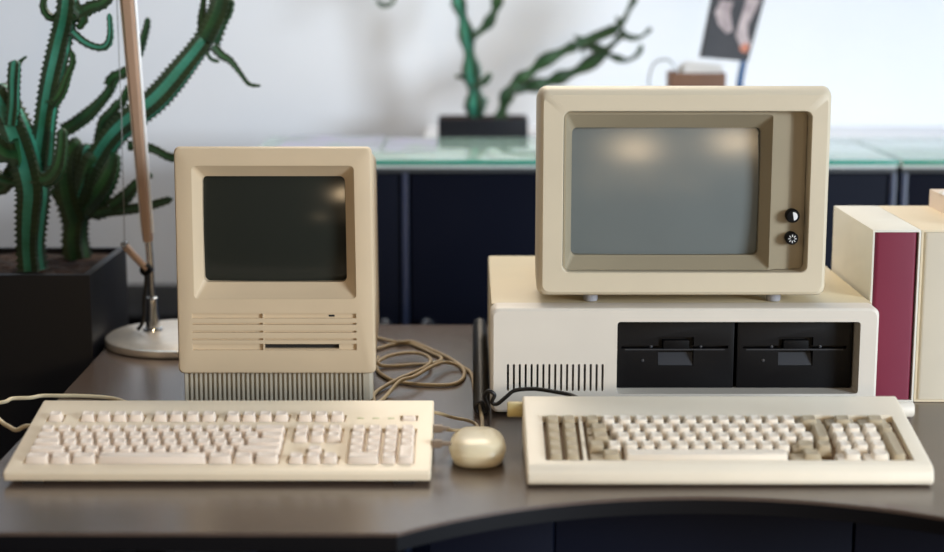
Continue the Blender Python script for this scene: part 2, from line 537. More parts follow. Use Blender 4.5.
row(dk, 'arrow_key', nx0 + u, v0 + dv, [1], 'akey', h=H)
row(dk, 'arrow_key', nx0, v0, [1] * 3, 'akey', h=H)
for r in (4, 3, 2): row(dk, 'keypad_key', px0, v0 + r * dv, [1] * 4, 'akey', h=H)
row(dk, 'keypad_key', px0, v0 + dv, [1] * 3, 'akey', h=H)
row(dk, 'keypad_key', px0, v0, [2, 1], 'akey', h=H)
dk.key('keypad_key', px0 + 3.5 * u, v0 + .5 * dv, u, 2 * dv, 'akey', h=H, lift=LIFT)
dk.key('power_key', px0 + 3.5 * u, fv, u, dv * .85, 'akey', h=.006, lift=LIFT)
M['led'] = material('dim_green_lens', (206, 200, 160), 0.4)
for k in range(3):
    m_ = Matrix.Translation(dk.p(px0 + (.5 + k * .95) * u, fv, 0)) @ Matrix.Rotation(at, 4, 'X')
    obj('indicator', box(BM(), -.004, .004, -.0016, .0016, -.0004, .0006, .0003, mat=m_), 'led', t)
for x in (AX0 + .03, AX1 - .03):
    for y in (1.79, 1.93):
        obj('foot', box(BM(), x - .012, x + .012, y - .005, y + .005, DESK + .0002, .7447, .0008), 'dark', t)

# --- ivory keyboard with white and taupe keys
IX0, IX1 = 0.0610, 0.5150
t = thing('keyboard', 'ivory keyboard with white and taupe keys in front of the floppy-drive computer', 'keyboard', (0.288, 1.86, DESK))
it = math.atan2(.8008 - .7645, 1.9475 - 1.776)
dk = Deck(t, 0, 1.776, .7645, it)
body = profile_body([(1.7715, .742), (1.7675, .747), (1.769, .758), (1.776, .7645), (1.9455, .8004), (1.951, .796), (1.949, .750), (1.94, .742)], IX0, IX1, .0030)
u2 = .0192
iv0, idv = 0.0215, 0.0212
fx0 = .0850
qx0 = .1316
wv0, wv1 = iv0 - idv / 2 - .0012, iv0 + 4.5 * idv + .002
wx1 = 0.4967
body = cut(body, [dk.cutter(fx0 - .0022, fx0 + 2 * u2 + .0022, wv0, wv1, .012),
                  dk.cutter(qx0 - .002, wx1, wv0, wv1, .012),
                  dk.cutter(IX0 + .016, IX1 - .016, wv1 + .0008, wv1 + .002, .0015)])
obj('case', body, 'ikb', t, angle=30)
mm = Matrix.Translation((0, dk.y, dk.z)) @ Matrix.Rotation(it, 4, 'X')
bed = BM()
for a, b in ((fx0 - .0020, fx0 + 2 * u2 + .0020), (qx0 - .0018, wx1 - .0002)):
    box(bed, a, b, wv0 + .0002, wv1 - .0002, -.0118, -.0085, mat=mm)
obj('key_bed', bed, 'iwell', t)  # bed colour darkened to paint the shade between the keys
kq = dict(h=.0135, lift=-.0083, slope=.0017, gap=.0036)
W, G = 'ikey', 'ikeyg'
def irow(name, x, r, spec):
    for sp in spec:
        w, mt = sp[0], sp[1]
        cap = None
        if len(sp) > 2:   # stepped key: cap centre offset and width in key units
            cap = (round(sp[2] * u2, 5), round(sp[3] * u2, 5))
        if mt: dk.key(name, x + w * u2 / 2, iv0 + r * idv, w * u2, idv, mt, cap=cap, **kq)
        x += w * u2
    return x
for r in range(5): irow('function_key', fx0, r, [(1, G), (1, G)])
irow('key', qx0, 4, [(1, G)] + [(1, W)] * 12 + [(1.7, G, -.1, 1.0)])
irow('key', qx0, 3, [(1.45, G, .1, 1.0)] + [(1, W)] * 12)
irow('key', qx0, 2, [(1.7, G, .0, 1.0)] + [(1, W)] * 12)
irow('key', qx0, 1, [(1.1, G)] + [(1, W)] * 11 + [(1.4, G, .1, 1.0), (1.05, G)])
irow('key', qx0, 0, [(2.05, G, .3, 1.0), (9.75, W), (2.0, G, .3, 1.0)])
dk.key('key', qx0 + 14.15 * u2, iv0 + 2.5 * idv, 1.0 * u2, 2 * idv, G, **kq)
kp = qx0 + 14.75 * u2
irow('keypad_key', kp - .05 * u2, 4, [(2.0, G, .1, 1.0), (2.0, G, .1, 1.0)])
kp += .0
irow('keypad_key', kp, 3, [(1, W)] * 3 + [(.95, G)])
irow('keypad_key', kp, 2, [(1, W)] * 3)
irow('keypad_key', kp, 1, [(1, W)] * 3)
irow('keypad_key', kp - .3 * u2, 0, [(1.65, W, .2, 1.0), (1.65, W, .2, 1.0)])
dk.key('keypad_key', kp + 3.475 * u2, iv0 + 1.0 * idv, .95 * u2, 3 * idv, G, **kq)
for sx, x in ((-1, IX0), (1, IX1)):
    k = lathe(BM(), [(0, 0), (.0085, 0), (.0095, sx * .001), (.0095, sx * .017), (.0085, sx * .0185), (0, sx * .0185)], (x - sx * .0002, 1.936, .7860), 'X', 20)
    obj('foot_knob', k, 'knob' if sx < 0 else 'ibm', t)  # left knob's yellow paints the warm shade it stands in
for x in (IX0 + .03, IX1 - .03):
    for y in (1.785, 1.93):
        obj('foot', box(BM(), x - .012, x + .012, y - .005, y + .005, DESK + .0002, .7423, .0006), 'dark', t)

# ------------------------------------------------------------------ system unit with two floppy drives
YP = 2.0758
t = thing('desktop_computer', 'low off-white system unit with two black floppy drives, under the larger monitor', 'computer', (0.275, 2.28, DESK))
px0_, px1_, pz1 = .0238, .5240, .8829
ocx0, ocx1 = 0.1868, 0.4999
ocz1, ocz0 = 0.8648, 0.7694
bez = loft(BM(), [rxz(px0_, px1_, DESK + .004, pz1, .010, YP + .036), rxz(px0_, px1_, DESK + .004, pz1, .010, YP + .006),
                  rxz(px0_ + .001, px1_ - .001, DESK + .005, pz1 - .001, .010, YP + .002), rxz(px0_ + .004, px1_ - .004, DESK + .008, pz1 - .004, .008, YP)])
cs = [loft(BM(), [rxz(ocx0, ocx1, ocz0, ocz1, .004, YP - .01), rxz(ocx0 + .001, ocx1 - .002, ocz0 + .001, ocz1 - .001, .004, YP + .05)])]
for k in range(17):
    xx = 0.0465 + k * (0.1687 - 0.0465) / 16
    cs.append(loft(BM(), [rxz(xx - .0014, xx + .0014, 0.7734, 0.809, .0012, y, 3) for y in (YP - .01, YP + .05)]))
obj('bezel', cut(bez, cs), 'ibm', t, angle=30)
cov = box(BM(), px0_ + .0008, px1_ - .0008, YP + .0365, 2.4903, DESK + .004, pz1 - .0006, .004)
obj('cover', cut(cov, [box(BM(), px0_ + .01, px1_ - .01, YP, YP + .10, DESK + .012, pz1 - .012)]), 'cover', t)
obj('vent_grille', box(BM(), px0_ + .014, ocx0 - .004, YP + .038, YP + .042, DESK + .02, DESK + .075), 'dark', t)
for (a, b) in ((ocx0 + .0006, 0.3421), (0.346, ocx1 - .0035)):
    yd = YP + .028
    zlo, zhi = ocz0 + .0012, ocz1 - .0012
    w = b - a
    zs = 0.8245
    d = box(BM(), a, b, yd, YP + .09, zlo, zhi, .0015)
    sl = box(BM(), a + .05 * w, b - .05 * w, yd - .01, yd + .012, zs - .0012, zs + .0028)
    th = box(BM(), a + .36 * w, a + .66 * w, yd - .01, yd + .009, zs - .024, zs + .014)
    dr = obj('floppy_drive', cut(d, [sl, th]), 'black2', t)
    # latch bar over the finger recess, the sloped lip below it and two bright rivets
    obj('latch', box(BM(), a + .40 * w, a + .62 * w, yd - .001, yd + .008, zs - .004, zs + .010, .0015), 'black', dr)
    wz = zs - .024
    lip = BM()
    loft(lip, [[(xx, yd + .001, wz + .0003), (xx, yd + .0088, wz + .0003), (xx, yd + .0088, wz + .016)] for xx in (a + .365 * w, a + .655 * w)])
    obj('finger_lip', lip, 'grey', dr)
    for q in (.30, .72):
        obj('rivet', lathe(BM(), [(0, .002), (.0018, .002), (.0018, -.001), (0, -.0015)], (a + q * w, yd, zs + .0015), 'Y', 12), 'grey', dr)
    obj('card_guide', box(BM(), a + .08 * w, b - .08 * w, yd - .0012, yd + .002, zs - .0032, zs - .0014), 'grey', dr)
    obj('drive_lamp', lathe(BM(), [(0, .002), (.0022, .002), (.002, -.0012), (0, -.0016)], (a + .23 * w, yd, zs - .017), 'Y', 12), 'grey', dr)
for x in (px0_ + .04, px1_ - .04):
    for y in (2.12, 2.44):
        obj('foot', lathe(BM(), [(0, 0), (.009, 0), (.010, .0046), (0, .0046)], (x, y, DESK + .0002), 'Z', 16), 'dark', t)

# ------------------------------------------------------------------ monitor
YM = 2.0958
t = thing('monitor', 'boxy off-white monitor with grey screen and two black knobs, on the low computer', 'monitor', (0.27, 2.25, pz1))
a0, a1, b0, b1 = 0.084, 0.4585, .8930, 1.1640
qx0_, qz1 = 0.1166, 1.1329
qx1_, qz0 = 0.4315, 0.9256
def mon(d, y, r, dt=None): return rxz(a0 + d, a1 - d, b0 + d, b1 - (d if dt is None else dt), r, y)
fr = loft(BM(), [rxz(a0 + .06, a1 - .06, b0 + .03, b1 - .07, .02, YM + .33), rxz(a0 + .05, a1 - .05, b0 + .02, b1 - .06, .02, YM + .325),
                 rxz(a0 + .012, a1 - .012, b0 + .004, b1 - .018, .014, YM + .13), rxz(a0 + .002, a1 - .002, b0 + .001, b1 - .011, .012, YM + .12), mon(0, YM + .022, .011), mon(.0012, YM + .010, .011, .002),
                 mon(.0035, YM + .003, .011, .006), mon(.007, YM, .010, .0105),
                 rxz(qx0_ - .001, qx1_ + .001, qz0 - .001, qz1 + .001, .009, YM), rxz(qx0_, qx1_, qz0, qz1, .009, YM + .0015),
                 rxz(qx0_ + .001, qx1_ - .001, qz0 + .001, qz1 - .001, .009, YM + .05)])
obj('shell', fr, 'monitor', t, angle=30)
# inner panel: sloped tube surround on the left, knob panel on the right
yi = YM + .013
ip = box(BM(), qx0_ + .0013, qx1_ - .0013, yi, YM + .049, qz0 + .0013, qz1 - .0013, 0)
sx0, sz1 = 0.1206, 1.1281
sx1, sz0 = 0.3848, 0.9273
hx0, hz1 = 0.1288, 1.11
hx1, hz0 = 0.3729, 0.9435
ip = cut(ip, [loft(BM(), [rxz(sx0, sx1, sz0, sz1, .004, yi - .004), rxz(sx0, sx1, sz0, sz1, .004, yi), rxz(hx0, hx1, hz0, hz1, .007, YM + .030), rxz(hx0, hx1, hz0, hz1, .007, YM + .06)]),
              box(BM(), 0.3889, qx1_ - .0005, yi - .01, yi + .006, qz0 - .01, qz1 + .01),
              box(BM(), 0.4082, qx1_ - .0005, yi - .01, yi + .009, qz0 - .01, qz1 + .01)])
obj('inner_panel', ip, 'monpanel', t, angle=30)
obj('screen', bulged_glass(BM(), hx0 + .0003, hx1 - .0003, hz0 + .0003, hz1 - .0003, .007, YM + .0405, .010, .004), 'crt_grey', t)
for (pxk, kz, r) in ((0.4133, 0.9978, .0088), (0.413, 0.9686, .0082)):
    k = lathe(BM(), [(0, .004), (r * .9, .004), (r, .0), (r, -.010), (r * .86, -.0125), (r * .3, -.0128), (0, -.0128)], (pxk, yi + .006, kz), 'Y', 24)
    kn = obj('knob', k, 'black', t)
    if r > .0085:
        half = BM()
        pts = [(.62 * r * math.cos(q), .62 * r * math.sin(q)) for q in [PI * (-.45 + j / 10) for j in range(11)]]
        loft(half, [[(pxk + a, y, kz + b) for a, b in pts] for y in (yi - .0074, yi - .0064)])
        obj('contrast_mark', half, 'white', kn)
    else:
        sun = BM()
        for j in range(8):
            q = j * PI / 4
            mt = Matrix.Translation((pxk, yi - .007, kz)) @ Matrix.Rotation(q, 4, 'Y')
            box(sun, .0026, .0054, -.0004, .0004, -.0005, .0005, mat=mt)
        obj('brightness_mark', sun, 'white', kn)
M['footgrey'] = material('pale_grey_rubber', (150, 150, 156), 0.5)
for x in (.1556, .3957):
    for y in (2.128, 2.36):
        obj('foot', lathe(BM(), [(0, 0), (.0085, 0), (.0095, .002), (.0095, .0106 + (.02 if y > 2.3 else 0)), (0, .0106 + (.02 if y > 2.3 else 0))], (x, y, pz1 + .0001), 'Z', 18), 'footgrey', t)

# ------------------------------------------------------------------ slipcases with binders
def slipcase(name, x0, x1, y0, y1, z0, z1, mat, label):
    b = box(BM(), x0, x1, y0, y1, z0, z1, .0012)
    b = cut(b, [box(BM(), x0 + .0028, x1 - .0028, y0 - .02, y1 - .004, z0 + .003, z1 - .003)])
    o = obj(name, b, mat, angle=30)
    tag(o, label, 'slipcase')
    return o
def binder(x0, x1, y0, y1, z0, z1, mat, label):
    prof = rr2(x0, x1, y0, y0 + .03, .006, 5)
    front = [p for p in prof if p[1] <= y0 + .015]
    t = thing('binder', label, 'binder', ((x0 + x1) / 2, (y0 + y1) / 2, z0))
    pts = [(x0, y1)] + sorted([p for p in front], key=lambda p: p[0]) + [(x1, y1)]
    # rounded spine swept up, with the cover boards running back
    sh = slab([(x0, y1)] + [p for p in rr2(x0, x1, y0, y0 + .03, .006, 5) if p[1] <= y0 + .0151 and p[0] < (x0 + x1) / 2] +
              [p for p in rr2(x0, x1, y0, y0 + .03, .006, 5) if p[1] <= y0 + .0151 and p[0] > (x0 + x1) / 2] + [(x1, y1)], z0, z1)
    cav = box(BM(), x0 + .003, x1 - .003, y0 + .006, y1 + .02, z0 - .01, z1 + .01)
    obj('cover', cut(sh, [cav]), mat, t, angle=30)
    obj('pages', box(BM(), x0 + .0032, x1 - .0032, y0 + .012, y1 - .006, z0 + .004, z1 - .006), 'paper', t)
SX0, SY0, SY1, SZ = .5272, 2.1458, 2.385, .9735
SX1 = .5912
SX2, SX3 = .5918, 0.6647
slipcase('slipcase', SX0, SX1, SY0, SY1, DESK + .0002, SZ, 'box', 'white slipcase around the maroon binder, touching the low computer')
binder(SX0 + .0036, SX1 - .0036, SY0 + .002, SY1 - .006, DESK + .0034, SZ - .0036, 'maroon', 'maroon cloth binder filling the white slipcase')
slipcase('slipcase', SX2, SX3, SY0 + .001, SY1, DESK + .0002, SZ, 'box2', 'cream slipcase around the pale binder, right of the white slipcase')
binder(SX2 + .0036, SX3 - .0036, SY0 + .003, SY1 - .006, DESK + .0034, SZ - .0036, 'spine', 'pale grey-beige binder in the cream slipcase at right edge')
tz = 0.9979
slipcase('slipcase', SX3 + .0008, SX3 + .075, SY0 + .02, SY1, DESK + .0002, tz, 'box3', 'tall peach slipcase at right edge, topped by torn paper scraps')
binder(SX3 + .0044, SX3 + .0714, SY0 + .022, SY1 - .006, DESK + .0034, tz - .0036, 'spine', 'pale binder in the tall peach slipcase, cut off by the right edge')
for k in range(2):
    pb = BM(); yy = SY1 - .07 + .035 * k; xx = SX3 + .008 + .022 * k
    loft(pb, [[(xx - .008, yy, tz + .0002), (xx + .007, yy, tz + .0002), (xx + .004, yy + .002, tz + .007 - .003 * k), (xx - .002, yy + .001, tz + .003), (xx - .006, yy + .002, tz + .006)],
              [(xx - .009, yy + .02, tz + .0002), (xx + .008, yy + .02, tz + .0002), (xx + .005, yy + .02, tz + .005), (xx, yy + .02, tz + .003), (xx - .005, yy + .02, tz + .004)]])
    o = obj('paper_scrap', pb, 'paper'); tag(o, 'small torn white paper scrap on the tall peach slipcase', 'paper scrap', 'paper scraps on the tall slipcase')

# ------------------------------------------------------------------ mouse
t = thing('mouse', 'rounded yellowed one-button mouse between the two keyboards', 'mouse', (.0066, 1.892, DESK))
def ml(s, z, tip=0.0):
    out = []
    for k in range(40):
        a = 2 * PI * k / 40
        ca, sa = math.cos(a), math.sin(a)
        e = 2 / 2.7
        x = .0330 * s * math.copysign(abs(ca) ** e, ca)
        y = .0545 * s * math.copysign(abs(sa) ** e, sa)
        w = 1.0 - .10 * (y / .0555)
        out.append((.0066 + x * w, 1.884 + y, z + tip * (-y / .0555)))
    return out
obj('base', loft(BM(), [ml(.80, DESK + .0004), ml(.86, DESK + .0016), ml(.93, DESK + .007), ml(.98, DESK + .014), ml(.97, DESK + .0148)]), 'mouse', t, angle=60)
obj('upper_shell', loft(BM(), [ml(.975, DESK + .0150), ml(1.0, DESK + .0155), ml(.995, DESK + .0185), ml(.965, DESK + .022), ml(.90, DESK + .0255, .001), ml(.79, DESK + .0283, .0015),
                        ml(.63, DESK + .0304, .002), ml(.45, DESK + .0317, .002), ml(.25, DESK + .0324, .0012), ml(.08, DESK + .0327, .0004)]), 'mouse', t, angle=60)
obj('cord_boot', tube(BM(), [(.011, 1.942, DESK + .012), (.0115, 1.952, DESK + .011), (.012, 1.962, DESK + .010)], (.0042, .0030)), 'cablew', t)

# ------------------------------------------------------------------ cables
def cable(name, pts, r, mat, label, group=None, sub=8):
    o = obj(name, tube(BM(), pts, r, 8, sub), mat, angle=80)
    tag(o, label, 'cable', group)
    return o
cable('cable', [(.0122, 1.962, DESK + .010)] + [(0.0128, 2.0436, 0.746), (0.008, 2.1312, 0.743), (0.0034, 2.2132, 0.743), (0.0014, 2.2653, 0.743), (-0.0029, 2.3075, 0.743), (-0.0131, 2.3386, 0.743), (-0.0373, 2.4033, 0.743), (-0.0608, 2.4507, 0.743), (-0.092, 2.4934, 0.746), (-0.1175, 2.4934, 0.746), (-0.1444, 2.5325, 0.743), (-0.1649, 2.5584, 0.743)],
      .0026, 'cable', 'beige mouse cord running from the mouse back behind the upright computer')
cable('cable', [(-0.1638, 2.4438, 0.743), (-0.1436, 2.461, 0.743), (-0.1226, 2.4891, 0.743), (-0.0948, 2.4927, 0.743), (-0.0595, 2.4268, 0.743), (-0.0462, 2.4, 0.743), (-0.0487, 2.3738, 0.743), (-0.0645, 2.3577, 0.743), (-0.0906, 2.3513, 0.743), (-0.1167, 2.345, 0.743), (-0.134, 2.3428, 0.745), (-0.1359, 2.3513, 0.749), (-0.1229, 2.3839, 0.749), (-0.1, 2.4038, 0.749), (-0.0775, 2.4005, 0.749), (-0.0618, 2.3675, 0.749), (-0.0636, 2.3258, 0.749), (-0.0823, 2.2795, 0.749), (-0.1064, 2.2472, 0.746), (-0.1322, 2.1852, 0.743), (-0.1314, 2.1364, 0.743), (-0.1447, 2.1051, 0.743)],
      .0027, 'cable', 'beige cable looping in an oval beside the upright computer')
cable('cable', [(-0.1251, 2.1312, 0.743), (-0.1164, 2.1687, 0.743), (-0.0991, 2.2088, 0.754), (-0.0807, 2.235, 0.754), (-0.0565, 2.2984, 0.754), (-0.0392, 2.3374, 0.75), (-0.0204, 2.3386, 0.746), (-0.0115, 2.3137, 0.743), (-0.0127, 2.2713, 0.743), (-0.0209, 2.2419, 0.743), (-0.0361, 2.2303, 0.743), (-0.0584, 2.2303, 0.743), (-0.0808, 2.2361, 0.743), (-0.1081, 2.2535, 0.743), (-0.1251, 2.2832, 0.743), (-0.1353, 2.3137, 0.743), (-0.14, 2.3577, 0.743), (-0.1403, 2.4033, 0.743)],
      .0027, 'cable', 'beige cable bending round in the widest loop left of the black coiled cord')
c = cable('cable', [(-0.0503, 1.962, 0.7756), (-0.0393, 1.966, 0.7725), (-0.0245, 2.009, 0.756), (-0.0076, 2.0118, 0.752), (0.0038, 2.0097, 0.748), (0.0063, 1.9969, 0.747), (0.0, 1.9816, 0.748), (-0.016, 1.905, 0.768), (-0.031, 1.905, 0.7692)],
      .0021, 'cable', 'thin brown lead curving from behind the cream keyboard into its right side')
yy = 1.905
p1 = (-0.037, 1.905, 0.7705)
p2 = (-0.037, 1.845, 0.7691)
def plug(p, label, ln, mouth):
    t = thing('plug', label, 'plug', (p[0], p[1], p[2]))
    obj('shell', loft(BM(), [[(xx, a, b) for a, b in rr2(p[1] - .005, p[1] + .005, p[2] - .0045, p[2] + .0045, .002, 3)] for xx in (AX1 + .0003, AX1 + .0113)]), 'plug', t)
    obj('boot', tube(BM(), [(AX1 + .0112, p[1], p[2]), (AX1 + .016, p[1], p[2]), (AX1 + ln, p[1], p[2])], (.0034, .0022)), 'plug', t)
plug(p1, 'brown-grey plug in the cream keyboard, farther of the two at its right side', .021, 0)
plug(p2, 'brown-grey plug in the cream keyboard, nearer of the two, beside the mouse', .0225, 0)
cable('cable', [(-.5235, 1.925, .7665)] + [(-0.5374, 1.925, 0.768), (-0.5505, 1.93, 0.7617), (-0.5634, 1.94, 0.7639), (-0.5758, 1.95, 0.7681)] + [(-.62, 1.97, .80), (-.72, 2.02, .77), (-.76, 2.10, .72), (-.70, 2.15, .735)] +
      [(-0.6286, 2.1333, 0.743), (-0.6185, 2.1546, 0.743), (-0.5954, 2.1589, 0.743), (-0.5821, 2.1698, 0.743), (-0.5577, 2.1698, 0.743), (-0.536, 2.1698, 0.743), (-0.5008, 2.1632, 0.743), (-0.4731, 2.1471, 0.743)] + [(-.435, 2.10, .743), (-.40, 2.03, .743), (-.385, 1.968, .755)], .0027, 'cablew', 'pale cord looping off the left desk edge to the cream keyboard')
# black coiled cord
helix = []
nturn, R = 66, .0086
path0, path1 = Vector((.0124, 2.60, DESK + .0117)), Vector((.0124, 2.07, DESK + .0117))
for k in range(nturn * 8 + 1):
    f = k / (nturn * 8)
    a = 2 * PI * k / 8
    p = path0.lerp(path1, f)
    helix.append((p.x + R * math.cos(a), p.y, p.z + R * math.sin(a)))
tail = [(0.0179, 2.045, 0.7667), (0.0159, 2.035, 0.7772), (0.0215, 2.03, 0.7849), (0.0285, 2.03, 0.7797), (0.0253, 2.03, 0.7706), (0.0317, 2.03, 0.768), (0.0431, 2.03, 0.7771), (0.0544, 2.03, 0.7856), (0.0781, 2.02, 0.7901), (0.101, 2.0, 0.7919), (0.1201, 1.985, 0.7918), (0.1325, 1.966, 0.791)]
bmh = tube(BM(), helix, .0025, 5, 1, smooth=False)
merge(bmh, tube(BM(), [helix[-1]] + tail, .0026, 8, 8))
o = obj('coiled_cable', bmh, 'coil', angle=80)
tag(o, 'black coiled cord along the left side of the low computer', 'cable')

# ------------------------------------------------------------------ desk lamp
YL = 2.545
t = thing('desk_lamp', 'tall metal desk lamp with round base, left of the upright computer', 'lamp', (-.4435, YL, DESK))
obj('base', lathe(BM(), [(0, .0003), (.1142, .0003), (.1172, .002), (.118, .006), (.1172, .0115), (.1137, .0142), (.02, .0150), (0, .0150)], (-.4525, 2.517, DESK), 'Z', 72), 'alu', t)
sx, sz = -0.5024, DESK + .015
zc = 0.8069
obj('collar', lathe(BM(), [(0, 0), (.0165, 0), (.0160, .003), (.0122, .004), (.0085, zc - sz - .001), (.0075, zc - sz), (0, zc - sz)], (sx, YL, sz), 'Z', 28), 'chrome', t)
j = Vector((-0.5065, 2.545, 0.8532))
obj('stem', tube(BM(), [(sx, YL, zc - .002), (sx - .001, YL, (zc + j.z) / 2), (j.x + .003, YL, j.z), (-0.5056, 2.545, 0.9007)], .0055, 14), 'chrome', t)
obj('joint', lathe(BM(), [(0, -.011), (.0085, -.011), (.0095, -.008), (.0095, .008), (.0085, .011), (0, .011)], (j.x - .002, YL - .006, j.z - .001), 'Y', 20), 'black', t)
lv = Vector((-0.5401, 2.54, 0.8904))
obj('lever', tube(BM(), [(j.x, YL - .012, j.z), ((j.x + lv.x) / 2, YL - .012, (j.z + lv.z) / 2), (lv.x, YL - .012, lv.z)], .0058, 12), 'warm_tint', t)
obj('wire_clip', lathe(BM(), [(0, -.008), (.005, -.008), (.005, .008), (0, .008)], (lv.x, YL - .012, lv.z + .003), 'Y', 14), 'chrome', t)
a_lo, a_hi = Vector((-0.5058, 2.545, 0.896)), Vector((-0.5192, 2.5, 1.37))
arm = BM()
ax_ = (a_hi - a_lo).normalized()
side = Vector((ax_.z, 0, -ax_.x)).normalized(); nrm = ax_.cross(side)
def arm_loop(p, w, d):
    return [p + side * a * w + nrm * b * d for a, b in ((-1, -.35), (-.55, -1), (.45, -1), (1, -.2), (1, .5), (.5, 1), (-.5, 1), (-1, .5))]
loft(arm, [arm_loop(a_lo, .0072, .008), arm_loop(a_lo.lerp(a_hi, .04), .0080, .009), arm_loop(a_hi, .0118, .010)])
obj('arm', arm, 'warm_tint', t, angle=20)
for sg, rad in ((1.05, .0030), (-1.0, .0012)):
    hl = tube(BM(), [p + side * w * sg + nrm * -.003 for p, w in ((a_lo.lerp(a_hi, .03), .0080), (a_lo.lerp(a_hi, .5), .0099), (a_hi, .0118))], rad, 10, 2)
    obj('arm_highlight', hl, 'bright', t)  # bright tubes added to paint the highlights along the arm
obj('tension_wire', tube(BM(), [(lv.x, YL - .012, lv.z), (-0.5369, 2.53, 1.0859), (-0.5311, 2.5, 1.37)], .0007, 6, 2), 'wire', t)
obj('power_cord', tube(BM(), [(j.x - .002, YL - .012, j.z - .006), (-0.5088, 2.533, 0.8331), (-0.5123, 2.53, 0.805), (-0.5134, 2.526, 0.774), (sx - .020, YL - .020, DESK + .0185)], .0030, 8), 'coil', t)

# ------------------------------------------------------------------ planters
def planter(name, x0, x1, y0, y1, z0, z1, label, wall=.012, mat='planter'):
    t = thing(name, label, 'planter', ((x0 + x1) / 2, (y0 + y1) / 2, z0))
    b = box(BM(), x0, x1, y0, y1, z0, z1, .002)
    b = cut(b, [box(BM(), x0 + wall, x1 - wall, y0 + wall, y1 - wall, z0 + .3 * (z1 - z0), z1 + .05)])
    obj('trough', b, mat, t, angle=30)
    so = BM()
    bmesh.ops.create_grid(so, x_segments=60, y_segments=24, size=.5)
    sz = z1 - .010 * min(1, (z1 - z0) * 8)
    for v in so.verts:
        e = max(abs(v.co.x), abs(v.co.y)) > .49
        h = 0 if e else random.uniform(-.004, .005)
        v.co = ((x0 + x1) / 2 + v.co.x * (x1 - x0 - 2 * wall - .0006), (y0 + y1) / 2 + v.co.y * (y1 - y0 - 2 * wall - .0006), sz + h)
    r = bmesh.ops.extrude_face_region(so, geom=so.faces[:])
    for v in [g for g in r['geom'] if isinstance(g, bmesh.types.BMVert)]: v.co.z = z0 + .32 * (z1 - z0)
    obj('soil', so, 'soil', t, angle=20)
    return sz
PS = planter('planter', -1.30, -.5765, 2.45, 2.7153, 0, .859, 'tall charcoal trough planter holding the large cacti, left of desk')
qa, qb = (-0.0766, 3.72, 0.9889), (0.1263, 3.72, 0.9517)
PB = planter('planter', qa[0], qb[0], 3.72, 3.84, .9442, qa[2], 'small dark rectangular pot on the white ledge, holding the slim cacti', .006)

# ------------------------------------------------------------------ cacti
def stem(bm, pts, r0, r1, ribs=4, tooth=.009, sub=10, twist=0.3, tipped=True, lump=None):
    """ribbed succulent stem with a toothed edge along every ridge"""
    path = catmull(pts, sub)
    L = [0.0]
    for a, b in zip(path[:-1], path[1:]): L.append(L[-1] + (b - a).length)
    tot = L[-1]
    step = tooth / 3
    n = max(6, int(tot / step))
    res, i = [], 0
    for k in range(n + 1):
        s = tot * k / n
        while i < len(L) - 2 and L[i + 1] < s: i += 1
        q = (s - L[i]) / max(1e-9, L[i + 1] - L[i])
        res.append(path[i].lerp(path[i + 1], q))
    loops = []
    m = ribs * 4
    for k, (p, N, B) in enumerate(frames(res)):
        f = k / n
        R = r0 + (r1 - r0) * f
        R *= 1 + (lump[0] if lump else .07) * math.sin(f * tot * (lump[1] if lump else 38) + r0 * 900 + 1.3 * math.sin(f * 5 + r0 * 300))
        if tipped and f > .93: R *= max(.18, math.sqrt(max(0, 1 - ((f - .93) / .07) ** 2)))
        tk = (1.14, .99, .93)[k % 3]
        lp = []
        for c in range(m):
            a = 2 * PI * c / m + twist * f + .5
            w = c % 4
            rad = R * (tk if w == 0 else .74 if w in (1, 3) else .56)
            lp.append(p + (N * math.cos(a) + B * math.sin(a)) * rad)
        loops.append(lp)
    k0 = len(bm.faces)
    vs = [[bm.verts.new(p) for p in lp] for lp in loops]
    for a, b in zip(vs[:-1], vs[1:]):
        for c in range(m):
            d = (c + 1) % m
            f = bm.faces.new((a[c], a[d], b[d], b[c]))
            f.material_index = 1 if (c % 4 in (0, 3)) else 0
    bm.faces.new(vs[0]); bm.faces.new(vs[-1])
    return bm
def cactus(label, cat, loc, trunks, branches, name='cactus', lump=None):
    t = thing(name, label, cat, loc)
    for (pts, a, b, m) in trunks:
        obj('trunk', stem(BM(), pts, a, b, lump=lump), [m, 'rib'], t, angle=75)
    for (pts, a, b, m) in branches:
        obj('branch', stem(BM(), pts, a, b, lump=lump), [m, 'rib'], t, angle=75)
    return t
T, D_ = 'cact', 'cact2'
